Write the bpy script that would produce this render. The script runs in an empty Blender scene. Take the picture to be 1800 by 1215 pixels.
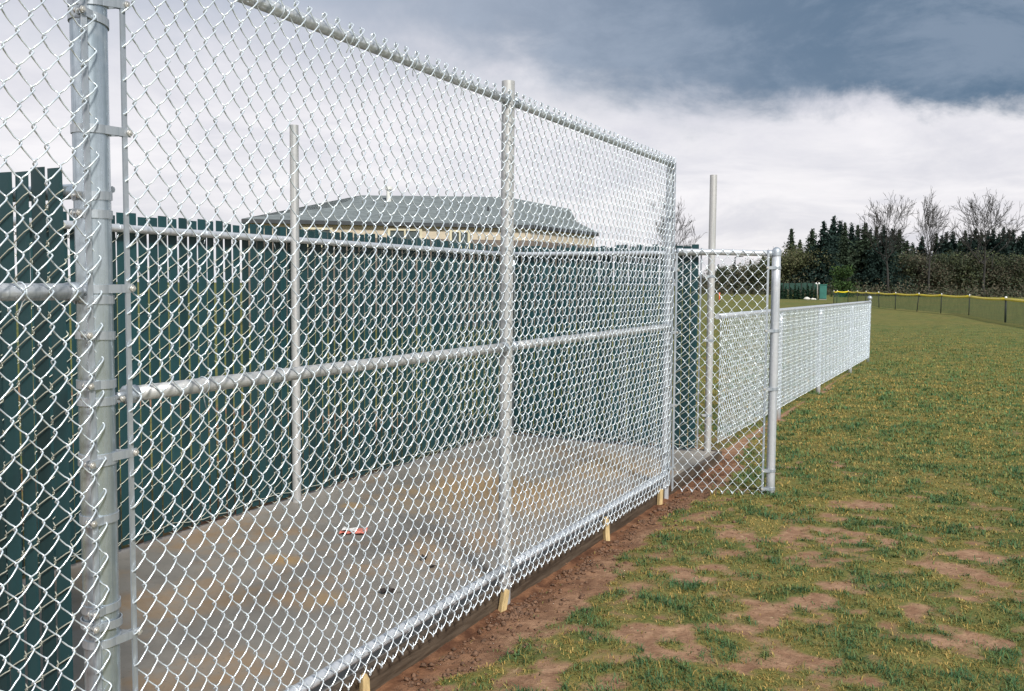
import bpy, math, random
import numpy as np
from mathutils import Matrix, Vector

# ------------------------------------------------------------------ camera, sky, sun, exposure
scene = bpy.context.scene
COL = scene.collection
EYE = 1.48
F_PX, PITCH, ROLL, YAW = 1642.9, 0.0668, 0.0079, 0.4677
EXPOSURE = 1.75

def cam_axes():
    e1 = Vector((1, 0, 0)); e2 = Vector((0, math.sin(PITCH), math.cos(PITCH))); fw = Vector((0, math.cos(PITCH), -math.sin(PITCH)))
    c, s = math.cos(ROLL), math.sin(ROLL)
    right = c * e1 + s * e2; up = -s * e1 + c * e2
    R = Matrix.Rotation(YAW, 3, 'Z')
    return R @ right, R @ up, R @ fw
_r, _u, _f = cam_axes()
cam_data = bpy.data.cameras.new('camera'); cam = bpy.data.objects.new('camera', cam_data); COL.objects.link(cam)
M = Matrix.Identity(4)
for i in range(3):
    M[i][0] = _r[i]; M[i][1] = _u[i]; M[i][2] = -_f[i]
M[0][3], M[1][3], M[2][3] = 0, 0, EYE
cam.matrix_world = M
cam_data.sensor_width = 36; cam_data.lens = 36 * F_PX / 1800
cam_data.clip_start = 0.05; cam_data.clip_end = 3000
scene.camera = cam

SUN_DIR = Vector((-0.56, 0.48, -0.66)).normalized()       # the way the light travels
sun_el = math.asin(-SUN_DIR.z); sun_az = math.atan2(-SUN_DIR.x, -SUN_DIR.y)
sd = bpy.data.lights.new('sun', 'SUN'); sd.energy = 1.45; sd.angle = math.radians(10); sd.color = (1.0, 0.97, 0.92)
so = bpy.data.objects.new('sun', sd); COL.objects.link(so); so.rotation_euler = SUN_DIR.to_track_quat('-Z', 'Y').to_euler()

class NT:
    """small helper for building node trees"""
    def __init__(self, tree):
        self.t = tree; self.n = tree.nodes; self.l = tree.links
    def node(self, kind, ins=None, **props):
        nd = self.n.new(kind)
        for k, v in props.items(): setattr(nd, k, v)
        for k, v in (ins or {}).items(): self.set(nd.inputs[k], v)
        return nd
    def set(self, sock, v):
        if isinstance(v, bpy.types.NodeSocket): self.l.new(v, sock)
        else:
            if isinstance(v, (tuple, list)) and len(v) == 3 and sock.type == 'RGBA': v = (*v, 1)
            sock.default_value = v
    def math(self, op, a, b=0.0, c=0.0, clamp=False):
        nd = self.node('ShaderNodeMath', operation=op, use_clamp=clamp)
        for i, v in enumerate((a, b, c)): self.set(nd.inputs[i], v)
        return nd.outputs[0]
    def vmath(self, op, a, b=(0, 0, 0)):
        nd = self.node('ShaderNodeVectorMath', operation=op); self.set(nd.inputs[0], a); self.set(nd.inputs[1], b)
        return nd.outputs['Value'] if op == 'DOT_PRODUCT' else nd.outputs[0]
    def noise(self, vec, scale, detail=4, rough=0.55, dist=0.0):
        nd = self.node('ShaderNodeTexNoise', {'Vector': vec, 'Scale': scale, 'Detail': detail, 'Roughness': rough, 'Distortion': dist})
        return nd.outputs[0]
    def step(self, v, lo, hi, a=0.0, b=1.0):
        nd = self.node('ShaderNodeMapRange', interpolation_type='SMOOTHSTEP')
        for i, x in enumerate((v, lo, hi, a, b)): self.set(nd.inputs[i], x)
        return nd.outputs[0]
    def mix(self, f, a, b, mode='MIX'):
        nd = self.node('ShaderNodeMix', data_type='RGBA', blend_type=mode)
        self.set(nd.inputs[0], f); self.set(nd.inputs[6], a); self.set(nd.inputs[7], b)
        return nd.outputs[2]

world = bpy.data.worlds.new('World'); scene.world = world; world.use_nodes = True
w = NT(world.node_tree); w.n.clear()
tc = w.node('ShaderNodeTexCoord').outputs['Generated']
d = w.vmath('NORMALIZE', tc)
sep = w.node('ShaderNodeSeparateXYZ', {0: d})
dz = sep.outputs[2]
side = w.vmath('DOT_PRODUCT', d, (math.cos(YAW), math.sin(YAW), 0))       # the storm front lies to one side of the sky
den = w.math('ADD', w.math('MAXIMUM', dz, 0.0), 0.16)
pv = w.node('ShaderNodeCombineXYZ', {0: w.math('DIVIDE', sep.outputs[0], den), 1: w.math('DIVIDE', sep.outputs[1], den), 2: dz}).outputs[0]
n_big = w.noise(pv, 0.55, 5, 0.55, 0.3)
n_mid = w.noise(pv, 1.6, 7, 0.6, 0.5)
n_wisp = w.noise(w.vmath('MULTIPLY', d, (1, 1, 1.7)), 8.0, 9, 0.62, 0.25)
edge = w.math('SUBTRACT', w.math('SUBTRACT', 0.224, w.math('MULTIPLY', side, 0.045)), w.step(side, -0.02, 0.20, 0.0, 0.034))
rise = w.math('SUBTRACT', dz, edge)
rise = w.math('ADD', rise, w.math('MULTIPLY', w.math('SUBTRACT', n_mid, 0.5), 0.05))
rise = w.math('ADD', rise, w.math('MULTIPLY', w.math('SUBTRACT', n_wisp, 0.5), 0.12))
soft = w.step(side, -0.5, 0.45, 0.075, 0.018)
deck = w.step(w.math('DIVIDE', rise, soft), -1.0, 1.0)
side01 = w.step(side, -0.40, 0.46)
deck_col = w.mix(side01, (0.47, 0.51, 0.60), (0.052, 0.118, 0.205))
deck_col = w.mix(w.step(n_big, 0.35, 0.68), deck_col, w.mix(0.15, deck_col, (0.60, 0.64, 0.72)))
deck_col = w.mix(w.step(w.noise(w.vmath('MULTIPLY', d, (1, 1, 2.0)), 6.5, 9, 0.66, 0.3), 0.40, 0.64, 0, 0.30), deck_col, (0.44, 0.50, 0.60))
low = w.mix(w.step(n_mid, 0.30, 0.72), (0.70, 0.69, 0.745), (0.92, 0.89, 0.91))
low = w.mix(w.step(n_wisp, 0.48, 0.75, 0, 0.55), low, (0.92, 0.89, 0.90))
clouds = w.mix(deck, low, deck_col)
sky = w.node('ShaderNodeTexSky', sky_type='NISHITA', sun_disc=False, sun_elevation=sun_el, sun_rotation=sun_az)
bg_sky = w.node('ShaderNodeBackground', {'Color': sky.outputs[0], 'Strength': 0.05})
bg_cloud = w.node('ShaderNodeBackground', {'Color': clouds, 'Strength': 0.312})
msh = w.node('ShaderNodeMixShader', {0: 0.95, 1: bg_sky.outputs[0], 2: bg_cloud.outputs[0]})
wo = w.node('ShaderNodeOutputWorld', {'Surface': msh.outputs[0]})

scene.view_settings.view_transform = 'Standard'; scene.view_settings.look = 'None'
scene.view_settings.exposure = EXPOSURE; scene.view_settings.gamma = 1.0; scene.view_settings.use_curve_mapping = False
scene.render.engine = 'CYCLES'
scene.cycles.use_denoising = True
scene.cycles.max_bounces = 5; scene.cycles.diffuse_bounces = 2; scene.cycles.glossy_bounces = 3; scene.cycles.transparent_max_bounces = 16

# ------------------------------------------------------------------ helpers
rng = np.random.default_rng(7); random.seed(7)

class MB:
    def __init__(self): self.v = []; self.f = []; self.m = []
    def add(self, verts, faces, mi=0):
        o = len(self.v); self.v.extend([tuple(p) for p in verts]); self.f.extend([tuple(i + o for i in q) for q in faces]); self.m.extend([mi] * len(faces)); return self
    def box(self, a, b, mi=0):
        (x0, y0, z0), (x1, y1, z1) = a, b
        return self.add([(x0, y0, z0), (x1, y0, z0), (x1, y1, z0), (x0, y1, z0), (x0, y0, z1), (x1, y0, z1), (x1, y1, z1), (x0, y1, z1)],
                        [(0, 3, 2, 1), (4, 5, 6, 7), (0, 1, 5, 4), (1, 2, 6, 5), (2, 3, 7, 6), (3, 0, 4, 7)], mi)
    def tube(self, path, r, n=8, caps=True, mi=0):
        P = np.array(path, float); k = len(P); R = np.full(k, r) if np.isscalar(r) else np.array(r, float)
        T = np.gradient(P, axis=0) if k > 2 else np.repeat((P[1:] - P[:1]), 2, 0)
        T /= np.linalg.norm(T, axis=1)[:, None] + 1e-12
        t0 = T[0]; a = np.array([0, 0, 1.]) if abs(t0[2]) < 0.9 else np.array([1., 0, 0])
        u = np.cross(t0, a); u /= np.linalg.norm(u)
        V = []
        for i in range(k):
            u = u - T[i] * np.dot(u, T[i]); u /= np.linalg.norm(u) + 1e-12; v_ = np.cross(T[i], u)
            for j in range(n):
                an = 2 * math.pi * j / n; V.append(P[i] + R[i] * (math.cos(an) * u + math.sin(an) * v_))
        Fc = [(i * n + j, i * n + (j + 1) % n, (i + 1) * n + (j + 1) % n, (i + 1) * n + j) for i in range(k - 1) for j in range(n)]
        if caps: Fc += [tuple(range(n - 1, -1, -1)), tuple((k - 1) * n + j for j in range(n))]
        return self.add(V, Fc, mi)
    def lathe(self, prof, c=(0, 0, 0), n=20, mi=0):
        V = [(c[0] + r * math.cos(2 * math.pi * j / n), c[1] + r * math.sin(2 * math.pi * j / n), c[2] + z) for r, z in prof for j in range(n)]
        Fc = [(i * n + j, i * n + (j + 1) % n, (i + 1) * n + (j + 1) % n, (i + 1) * n + j) for i in range(len(prof) - 1) for j in range(n)]
        return self.add(V, Fc, mi)
    def mesh(self, name, mats, smooth=False):
        me = bpy.data.meshes.new(name); me.from_pydata(self.v, [], self.f)
        for m in (mats if isinstance(mats, (list, tuple)) else [mats]): me.materials.append(m)
        if any(self.m): me.polygons.foreach_set('material_index', self.m)
        if smooth:
            me.polygons.foreach_set('use_smooth', [len(p) <= 4 for p in self.f])
        me.update(); return me
    def build(self, name, mats, parent=None, smooth=False):
        return link(name, self.mesh(name, mats, smooth), parent)

def link(name, me, parent=None, loc=None, rot=None):
    o = bpy.data.objects.new(name, me); COL.objects.link(o)
    if parent is not None: o.parent = parent
    if loc is not None: o.location = loc
    if rot is not None: o.rotation_euler = rot
    return o
def tag(o, label=None, cat=None, group=None, kind=None):
    if label: o['label'] = label
    if cat: o['category'] = cat
    if group: o['group'] = group
    if kind: o['kind'] = kind
    return o
def thing(name, label, cat, loc=(0, 0, 0), rz=0, group=None):
    o = bpy.data.objects.new(name, None); COL.objects.link(o); o.location = loc; o.rotation_euler = (0, 0, rz)
    o.empty_display_size = 0.2
    return tag(o, label, cat, group)
def np_mesh(name, V, F, mats, mat_idx=None):
    """V (n,3) and F (m,k) arrays to a mesh, quickly"""
    me = bpy.data.meshes.new(name); V = np.asarray(V, np.float32); F = np.asarray(F, np.int32); k = F.shape[1]
    me.vertices.add(len(V)); me.vertices.foreach_set('co', V.ravel())
    me.loops.add(F.size); me.loops.foreach_set('vertex_index', F.ravel())
    me.polygons.add(len(F)); me.polygons.foreach_set('loop_start', np.arange(0, F.size, k, dtype=np.int32))
    for m in (mats if isinstance(mats, (list, tuple)) else [mats]): me.materials.append(m)
    if mat_idx is not None: me.polygons.foreach_set('material_index', np.asarray(mat_idx, np.int32))
    me.update(calc_edges=True); me.validate(); return me
def point_color(me, name, C):
    at = me.color_attributes.new(name, 'FLOAT_COLOR', 'POINT'); C = np.asarray(C, np.float32)
    if C.shape[1] == 3: C = np.concatenate([C, np.ones((len(C), 1), np.float32)], 1)
    at.data.foreach_set('color', C.ravel())

def vnoise(x, y, seed=0):
    x = np.asarray(x, float); y = np.asarray(y, float); xi = np.floor(x).astype(np.int64); yi = np.floor(y).astype(np.int64); xf = x - xi; yf = y - yi
    def hsh(a, b):
        n = (a * 374761393 + b * 668265263 + seed * 974634777) & 0xFFFFFFFF
        n = ((n ^ (n >> 13)) * 1274126177) & 0xFFFFFFFF
        return ((n ^ (n >> 16)) & 0xFFFF) / 65535.0
    u = xf * xf * (3 - 2 * xf); v = yf * yf * (3 - 2 * yf)
    return (hsh(xi, yi) * (1 - u) + hsh(xi + 1, yi) * u) * (1 - v) + (hsh(xi, yi + 1) * (1 - u) + hsh(xi + 1, yi + 1) * u) * v
def fbm(x, y, o=4, seed=0):
    s = 0; a = 0.5; t = 0
    for i in range(o):
        s = s + a * vnoise(x * 2 ** i + 17.3 * i, y * 2 ** i - 9.1 * i, seed + i); t += a; a *= 0.55
    return s / t

# ------------------------------------------------------------------ materials
def mat(name, rough=0.6, metal=0.0):
    m = bpy.data.materials.new(name); m.use_nodes = True; t = NT(m.node_tree)
    b = m.node_tree.nodes['Principled BSDF']; b.inputs['Roughness'].default_value = rough; b.inputs['Metallic'].default_value = metal
    return m, t, b
def bump(t, b, h, strength=0.3, dist=0.01):
    nd = t.node('ShaderNodeBump', {'Strength': strength, 'Distance': dist, 'Height': h}); t.l.new(nd.outputs[0], b.inputs['Normal'])
def simple(name, col, rough=0.6, metal=0.0, var=0.15, scale=8.0, bstr=0.0, coord='Object', stretch=(1, 1, 1)):
    m, t, b = mat(name, rough, metal)
    vec = t.vmath('MULTIPLY', t.node('ShaderNodeTexCoord').outputs[coord], stretch)
    n = t.noise(vec, scale, 5, 0.6)
    lo = tuple(c * (1 - var) for c in col); hi = tuple(min(1, c * (1 + var)) for c in col)
    t.set(b.inputs['Base Color'], t.mix(t.step(n, 0.3, 0.7), lo, hi))
    t.set(b.inputs['Roughness'], t.step(n, 0.25, 0.75, max(0.05, rough - 0.08), min(1, rough + 0.08)))
    if bstr: bump(t, b, n, bstr)
    return m

def galv(name, col, rough, metal, rust=0.0):
    m, t, b = mat(name, rough, metal)
    oc = t.node('ShaderNodeTexCoord').outputs['Object']
    sp = t.node('ShaderNodeTexVoronoi', {'Vector': oc, 'Scale': 70.0}).outputs['Color']
    spv = t.node('ShaderNodeSeparateColor', {0: sp}).outputs[0]
    streak = t.noise(t.vmath('MULTIPLY', oc, (40, 40, 1.1)), 1.0, 5, 0.65)
    blot = t.noise(oc, 9.0, 5, 0.6)
    c = t.mix(t.math('MULTIPLY', spv, 0.35), tuple(x * 0.9 for x in col), tuple(min(1, x * 1.12) for x in col))
    c = t.mix(t.step(streak, 0.46, 0.70, 0, 0.75), c, tuple(x * y for x, y in zip(col, (0.45, 0.50, 0.54))))
    c = t.mix(t.step(blot, 0.55, 0.75, 0, 0.4), c, (0.80, 0.82, 0.82))
    if rust: c = t.mix(t.step(t.noise(t.vmath('MULTIPLY', oc, (30, 30, 6)), 1.0, 4, 0.6), 0.70, 0.78, 0, rust), c, (0.30, 0.16, 0.07))
    t.set(b.inputs['Base Color'], c)
    t.set(b.inputs['Roughness'], t.step(streak, 0.3, 0.7, rough - 0.1, rough + 0.12))
    bump(t, b, blot, 0.08, 0.004)
    return m
GALV = galv('galvanized_pipe', (0.56, 0.635, 0.685), 0.27, 0.72, 0.6)
GALV_RAIL = galv('bright_galvanized_rail', (0.68, 0.70, 0.73), 0.38, 0.42)
GALV_OLD = galv('weathered_galvanized_pipe', (0.62, 0.61, 0.59), 0.5, 0.45, 0.5)
FIT = galv('galvanized_fitting', (0.52, 0.56, 0.60), 0.45, 0.6)
WIRE = simple('galvanized_wire', (0.80, 0.87, 0.94), 0.28, 0.45, 0.12, 30)
WIRE_OLD = simple('dull_galvanized_wire', (0.72, 0.72, 0.60), 0.42, 0.35, 0.12, 30)
BOLT = simple('zinc_bolt', (0.62, 0.60, 0.56), 0.4, 0.6, 0.2, 60)

def slat_mat():
    m, t, b = mat('green_slat', 0.42)
    oc = t.node('ShaderNodeTexCoord').outputs['Object']; oi = t.node('ShaderNodeObjectInfo').outputs['Random']
    n = t.noise(t.vmath('MULTIPLY', oc, (25, 25, 1.5)), 1.0, 5, 0.6)
    c = t.mix(oi, (0.0055, 0.032, 0.037), (0.011, 0.056, 0.064))
    c = t.mix(t.step(n, 0.42, 0.8, 0, 0.5), c, (0.024, 0.062, 0.062))
    t.set(b.inputs['Base Color'], c); t.set(b.inputs['Roughness'], t.step(n, 0.3, 0.7, 0.38, 0.55))
    return m
SLAT = slat_mat()

def concrete_mat():
    m, t, b = mat('damp_concrete', 0.6)
    oc = t.node('ShaderNodeTexCoord').outputs['Object']
    a = t.noise(oc, 1.3, 6, 0.6); f = t.noise(oc, 60, 4, 0.7); md = t.noise(oc, 6, 6, 0.65)
    c = t.mix(t.step(a, 0.35, 0.65), (0.205, 0.188, 0.165), (0.290, 0.264, 0.228))
    c = t.mix(t.step(md, 0.5, 0.78, 0, 0.5), c, (0.13, 0.115, 0.105))
    # clay washed over the slab
    cl = t.math('MULTIPLY', t.step(t.noise(t.vmath('ADD', oc, (3.1, 7.7, 0)), 1.15, 5, 0.6, 0.4), 0.46, 0.62), t.step(md, 0.3, 0.62))
    c = t.mix(t.math('MULTIPLY', cl, 0.62), c, (0.36, 0.225, 0.11))
    for (x, y, rx, ry, k) in ((-3.22, 3.74, 0.16, 0.10, 0.75), (-2.62, 3.35, 0.12, 0.16, 0.5), (-3.0, 5.6, 0.75, 0.8, 0.55), (-3.6, 4.85, 0.12, 0.1, 0.6), (-2.6, 6.9, 0.5, 0.6, 0.5)):
        q = t.vmath('MULTIPLY', t.vmath('SUBTRACT', oc, (x, y, 0)), (1 / rx, 1 / ry, 0))
        ln = t.node('ShaderNodeVectorMath', {0: q}, operation='LENGTH').outputs['Value']
        ln = t.math('ADD', ln, t.math('MULTIPLY', t.math('SUBTRACT', md, 0.5), 2.2))
        c = t.mix(t.step(ln, 0.25, 1.2, k, 0.0), c, (0.42, 0.26, 0.10))
    c = t.mix(t.step(f, 0.58, 0.70, 0, 0.55), c, (0.10, 0.09, 0.08))
    c = t.mix(t.step(t.noise(t.vmath('MULTIPLY', oc, (3, 26, 1)), 1.0, 5, 0.7), 0.55, 0.75, 0, 0.35), c, (0.33, 0.31, 0.28))
    t.set(b.inputs['Base Color'], c); t.set(b.inputs['Roughness'], t.step(a, 0.35, 0.65, 0.50, 0.68)); b.inputs['Specular IOR Level'].default_value = 0.3
    bump(t, b, t.math('ADD', t.math('MULTIPLY', f, 0.3), md), 0.25, 0.006)
    return m
CONCRETE = concrete_mat()
FORM = simple('wet_form_board', (0.085, 0.062, 0.042), 0.55, 0, 0.45, 5, 0.3, stretch=(14, 1, 14))
PINE = simple('raw_pine', (0.58, 0.43, 0.21), 0.65, 0, 0.22, 14, 0.2, stretch=(6, 6, 1))

def ground_mat():
    m, t, b = mat('lawn_and_soil', 0.9)
    oc = t.node('ShaderNodeTexCoord').outputs['Object']
    cov = t.node('ShaderNodeSeparateColor', {0: t.node('ShaderNodeVertexColor', layer_name='cover').outputs[0]})
    grass, wet = cov.outputs[0], cov.outputs[1]
    fine = t.noise(oc, 55, 6, 0.7); md = t.noise(oc, 11, 6, 0.65); big = t.noise(oc, 0.35, 5, 0.6); huge = t.noise(oc, 0.05, 4, 0.55)
    soil = t.mix(t.step(md, 0.3, 0.7), (0.225, 0.125, 0.075), (0.39, 0.240, 0.150))
    soil = t.mix(t.step(fine, 0.45, 0.75, 0, 0.6), soil, (0.13, 0.078, 0.045))
    soil = t.mix(t.step(t.noise(oc, 23, 3, 0.5), 0.66, 0.74, 0, 0.6), soil, (0.55, 0.42, 0.25))
    soil = t.mix(wet, soil, t.mix(t.step(md, 0.3, 0.7), (0.085, 0.040, 0.024), (0.235, 0.115, 0.062)))
    g1 = t.mix(t.step(fine, 0.35, 0.68), (0.122, 0.108, 0.036), (0.265, 0.208, 0.070))
    g2 = t.mix(t.step(fine, 0.35, 0.68), (0.105, 0.120, 0.036), (0.230, 0.195, 0.062))
    gr = t.mix(t.step(big, 0.35, 0.65), g1, g2)
    gr = t.mix(t.step(huge, 0.35, 0.65, 0.0, 0.5), gr, (0.100, 0.140, 0.046))
    gr = t.mix(t.step(md, 0.55, 0.8, 0, 0.45), gr, (0.20, 0.145, 0.045))
    gr = t.mix(t.step(t.noise(oc, 2.2, 5, 0.65), 0.40, 0.64, 0, 0.75), gr, (0.062, 0.096, 0.028))
    gr = t.mix(t.step(t.noise(t.vmath('ADD', oc, (9, 4, 0)), 0.9, 6, 0.7), 0.46, 0.66, 0, 0.6), gr, (0.20, 0.165, 0.048))
    gm = t.step(t.math('ADD', grass, t.math('MULTIPLY', t.math('SUBTRACT', md, 0.5), 1.0)), 0.22, 0.72)
    t.set(b.inputs['Base Color'], t.mix(gm, soil, gr)); b.inputs['Specular IOR Level'].default_value = 0.08
    bump(t, b, t.math('ADD', t.math('MULTIPLY', fine, 0.5), md), 0.7, 0.02)
    return m
GROUND = ground_mat()

def vcol_mat(name, rough=0.7, trans=0.0, spec=0.3):
    m, t, b = mat(name, rough); c = t.node('ShaderNodeVertexColor', layer_name='col').outputs[0]
    t.set(b.inputs['Base Color'], c); b.inputs['Specular IOR Level'].default_value = spec
    if trans:
        tr = t.node('ShaderNodeBsdfTranslucent', {'Color': c}); mx = t.node('ShaderNodeMixShader', {0: trans, 1: b.outputs[0], 2: tr.outputs[0]})
        out = m.node_tree.nodes['Material Output']; t.l.new(mx.outputs[0], out.inputs['Surface'])
    return m
BLADE = vcol_mat('grass_blades', 0.6, 0.25)
LEAF = vcol_mat('foliage', 0.75, 0.15, 0.15)
CLOD = simple('soil_clods', (0.15, 0.082, 0.048), 0.95, 0, 0.5, 40, 0.3)
BARK = simple('bark', (0.034, 0.032, 0.028), 0.9, 0, 0.3, 3, 0.3)

# ------------------------------------------------------------------ ground
EDGE_Y = np.array([-5, 0, 2.9, 3.5, 3.9, 4.5, 5.0, 6.0, 6.5, 7.0, 8.0, 9.2, 20, 30.])
EDGE_X = np.array([-1.62, -1.62, -1.66, -1.61, -1.65, -1.67, -1.72, -1.80, -1.72, -1.66, -1.80, -1.97, -2.04, -3.0])
PATCHES = [(-0.74, 6.58, .20, .12), (-0.47, 6.72, .18, .10), (-1.07, 5.44, .30, .22), (-0.80, 5.73, .20, .16), (-0.46, 5.78, .26, .13), (-0.25, 5.38, .22, .16), (0.05, 6.34, .16, .10), (0.02, 5.65, .20, .12),
           (-0.65, 4.55, .13, .30), (-0.55, 3.77, .10, .20), (-0.06, 4.37, .24, .14), (-1.22, 4.64, .16, .22), (-1.21, 3.84, .13, .22), (-1.09, 3.61, .15, .12), (-1.31, 6.26, .12, .1), (-1.45, 7.74, .14, .35), (-0.03, 5.39, .2, .1),
           (-1.35, 3.15, .2, .3), (-0.9, 4.2, .1, .25), (0.6, 5.2, .3, .2), (0.9, 6.5, .3, .2), (0.5, 3.6, .2, .2)]
def cover(x, y):
    n = fbm(x * 2.6, y * 2.6, 5, 3); n2 = fbm(x * 9, y * 9, 3, 11)
    g = 0.85 + (n - 0.5) * 0.9 + (n2 - 0.5) * 1.7
    near = np.clip((11 - y) / 6, 0, 1)
    g = g - 0.20 * near - 0.10 * np.exp(-((y - 5.6) / 1.6) ** 2) + (1 - near) * 0.25
    n3 = fbm(x * 8.5, y * 8.5, 4, 71)
    for px, py, rx, ry in PATCHES:
        q = ((x - px) / (rx * .95)) ** 2 + ((y - py) / (ry * .95)) ** 2
        g = g - 0.62 * np.exp(-q) * np.clip((n3 - 0.32) * 3.2, 0, 1)
    ex = np.interp(y, EDGE_Y, EDGE_X) + (n - 0.5) * 0.45
    g = g + np.clip((x - ex) / 0.09, -1.6, 0) + 0.15 * np.clip((x - ex) / 0.3, 0, 1)
    g = np.where((x < -2.12) & (y > 8.1), 0.85 + (n - .5) * 0.8 - 0.8 * np.exp(-((y - 8.1) / 0.8)) , g)
    g = np.where((x < -4.3) & (y <= 8.1), 0.55 + (n - .5) * 1.4, g)
    return np.clip(g, 0, 1)
def wetsoil(x, y):
    e = np.exp(-np.clip(x + 1.97, 0, 9) / 0.17) * np.clip((8.6 - y) / 0.8, 0, 1)
    return np.clip(e * 1.25 + (fbm(x * 5, y * 5, 3, 5) - 0.5) * 1.2 * (e > 0.12), 0, 1)
def ground_z(x, y):
    c = cover(x, y); wz = wetsoil(x, y)
    z = -0.052 + 0.046 * np.clip((x + 1.95) / 0.5, 0, 1) + 0.012 * (fbm(x * 1.4, y * 1.4, 3, 21) - 0.5)
    z = z + (0.036 * (fbm(x * 12, y * 12, 4, 31) - 0.5)) * (0.35 + wz) + 0.010 * (c - 0.5)
    inside = (x < -1.99) & (x > -4.2) & (y > 1.5) & (y < 8.05)
    return np.where(inside, -0.05, z)
def axis_coords(lo, hi, step, far_lo, far_hi):
    a = list(np.arange(lo, hi + 1e-6, step)); s = step
    while a[-1] < far_hi: s *= 1.16; a.append(a[-1] + s)
    s = step; b = [lo]
    while b[-1] > far_lo: s *= 1.16; b.append(b[-1] - s)
    return np.array(b[:0:-1] + a)
gx = axis_coords(-2.3, 2.2, 0.03, -500, 500); gy = axis_coords(1.6, 10.5, 0.035, -300, 900)
GX, GY = np.meshgrid(gx, gy); nx, ny = len(gx), len(gy)
cv = cover(GX, GY); wt = wetsoil(GX, GY); GZ = ground_z(GX, GY)
far = np.clip((np.hypot(GX, GY) - 90) / 60, 0, 1); GZ = GZ + 0.25 * far * (fbm(GX / 40, GY / 40, 2, 9) - 0.5)
idx = np.arange(nx * ny).reshape(ny, nx)
gf = np.stack([idx[:-1, :-1], idx[:-1, 1:], idx[1:, 1:], idx[1:, :-1]], -1).reshape(-1, 4)
gme = np_mesh('ground', np.stack([GX, GY, GZ], -1).reshape(-1, 3), gf, GROUND)
gme.polygons.foreach_set('use_smooth', np.ones(len(gf), bool))
point_color(gme, 'cover', np.stack([cv, wt, np.zeros_like(cv)], -1).reshape(-1, 3))
tag(link('ground', gme), kind='structure')

# ------------------------------------------------------------------ grass
def grass_object():
    N = 640000
    dmin, dmax = 2.0, 42.0
    dd = dmin * np.exp(rng.random(N) * math.log(dmax / dmin)); th = rng.uniform(-0.62, 0.42, N) + 0.05   # angle from the +y axis to the +x side
    x = dd * np.sin(th); y = dd * np.cos(th)
    # tufts pull blades together
    tx = (vnoise(x * 17, y * 17, 41) - 0.5) * 0.05; ty = (vnoise(x * 17, y * 17, 42) - 0.5) * 0.05; x = x + tx; y = y + ty
    c = cover(x, y); tuft = fbm(x * 7, y * 7, 3, 51)
    keep = (rng.random(N) < np.clip((c - 0.20) * 1.5, 0.03, 1) * np.clip((42 - dd) / 18, 0, 1)) & ((x > -1.95) | (y > 8.3))
    x, y, c, tuft, dd = x[keep], y[keep], c[keep], tuft[keep], dd[keep]; n = len(x)
    z = ground_z(x, y) - 0.004
    hgt = (0.008 + 0.024 * rng.random(n) ** 1.6) * (0.55 + 0.95 * np.clip((tuft - 0.25) * 2, 0, 1.4)) * (0.7 + 0.5 * c)
    hgt *= 1 + 0.25 * np.clip((dd - 5) / 10, 0, 1)
    wdt = (0.0012 + 0.0011 * rng.random(n)) * np.clip(dd / 3.9, 1, 3.4)
    az = rng.random(n) * 2 * math.pi; lean = rng.uniform(0.3, 1.7, n)
    dx, dy = np.cos(az), np.sin(az); sx, sy = -dy, dx
    b = np.stack([x, y, z], -1)
    side_ = np.stack([sx, sy, np.zeros(n)], -1) * wdt[:, None]
    mid = b + np.stack([dx * lean * 0.35 * hgt, dy * lean * 0.35 * hgt, 0.62 * hgt], -1)
    tip = b + np.stack([dx * lean * hgt, dy * lean * hgt, (1.0 - 0.30 * lean) * hgt], -1)
    V = np.stack([b - side_, b + side_, mid - side_ * 0.8, mid + side_ * 0.8, tip], 1).reshape(-1, 3)
    o = np.arange(n)[:, None] * 5
    F = np.concatenate([np.stack([o + 0, o + 1, o + 3], -1), np.stack([o + 0, o + 3, o + 2], -1), np.stack([o + 2, o + 3, o + 4], -1)], 1).reshape(-1, 3)
    pal = np.array([(0.046, 0.112, 0.046), (0.076, 0.150, 0.054), (0.145, 0.172, 0.050), (0.250, 0.190, 0.052), (0.37, 0.250, 0.070), (0.47, 0.33, 0.11)])
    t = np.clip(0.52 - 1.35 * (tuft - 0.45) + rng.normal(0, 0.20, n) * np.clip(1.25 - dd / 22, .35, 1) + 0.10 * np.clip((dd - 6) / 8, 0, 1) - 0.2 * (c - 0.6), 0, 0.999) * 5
    i0 = np.minimum(t.astype(int), 4); fr = (t - i0)[:, None]
    C = pal[i0] * (1 - fr) + pal[i0 + 1] * fr
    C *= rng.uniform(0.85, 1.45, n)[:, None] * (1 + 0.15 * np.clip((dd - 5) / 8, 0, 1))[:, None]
    me = np_mesh('grass', V, F, BLADE); point_color(me, 'col', np.repeat(C, 5, 0))
    tag(link('grass', me), 'short patchy green and straw coloured turf', 'grass', kind='stuff')
grass_object()

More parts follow.
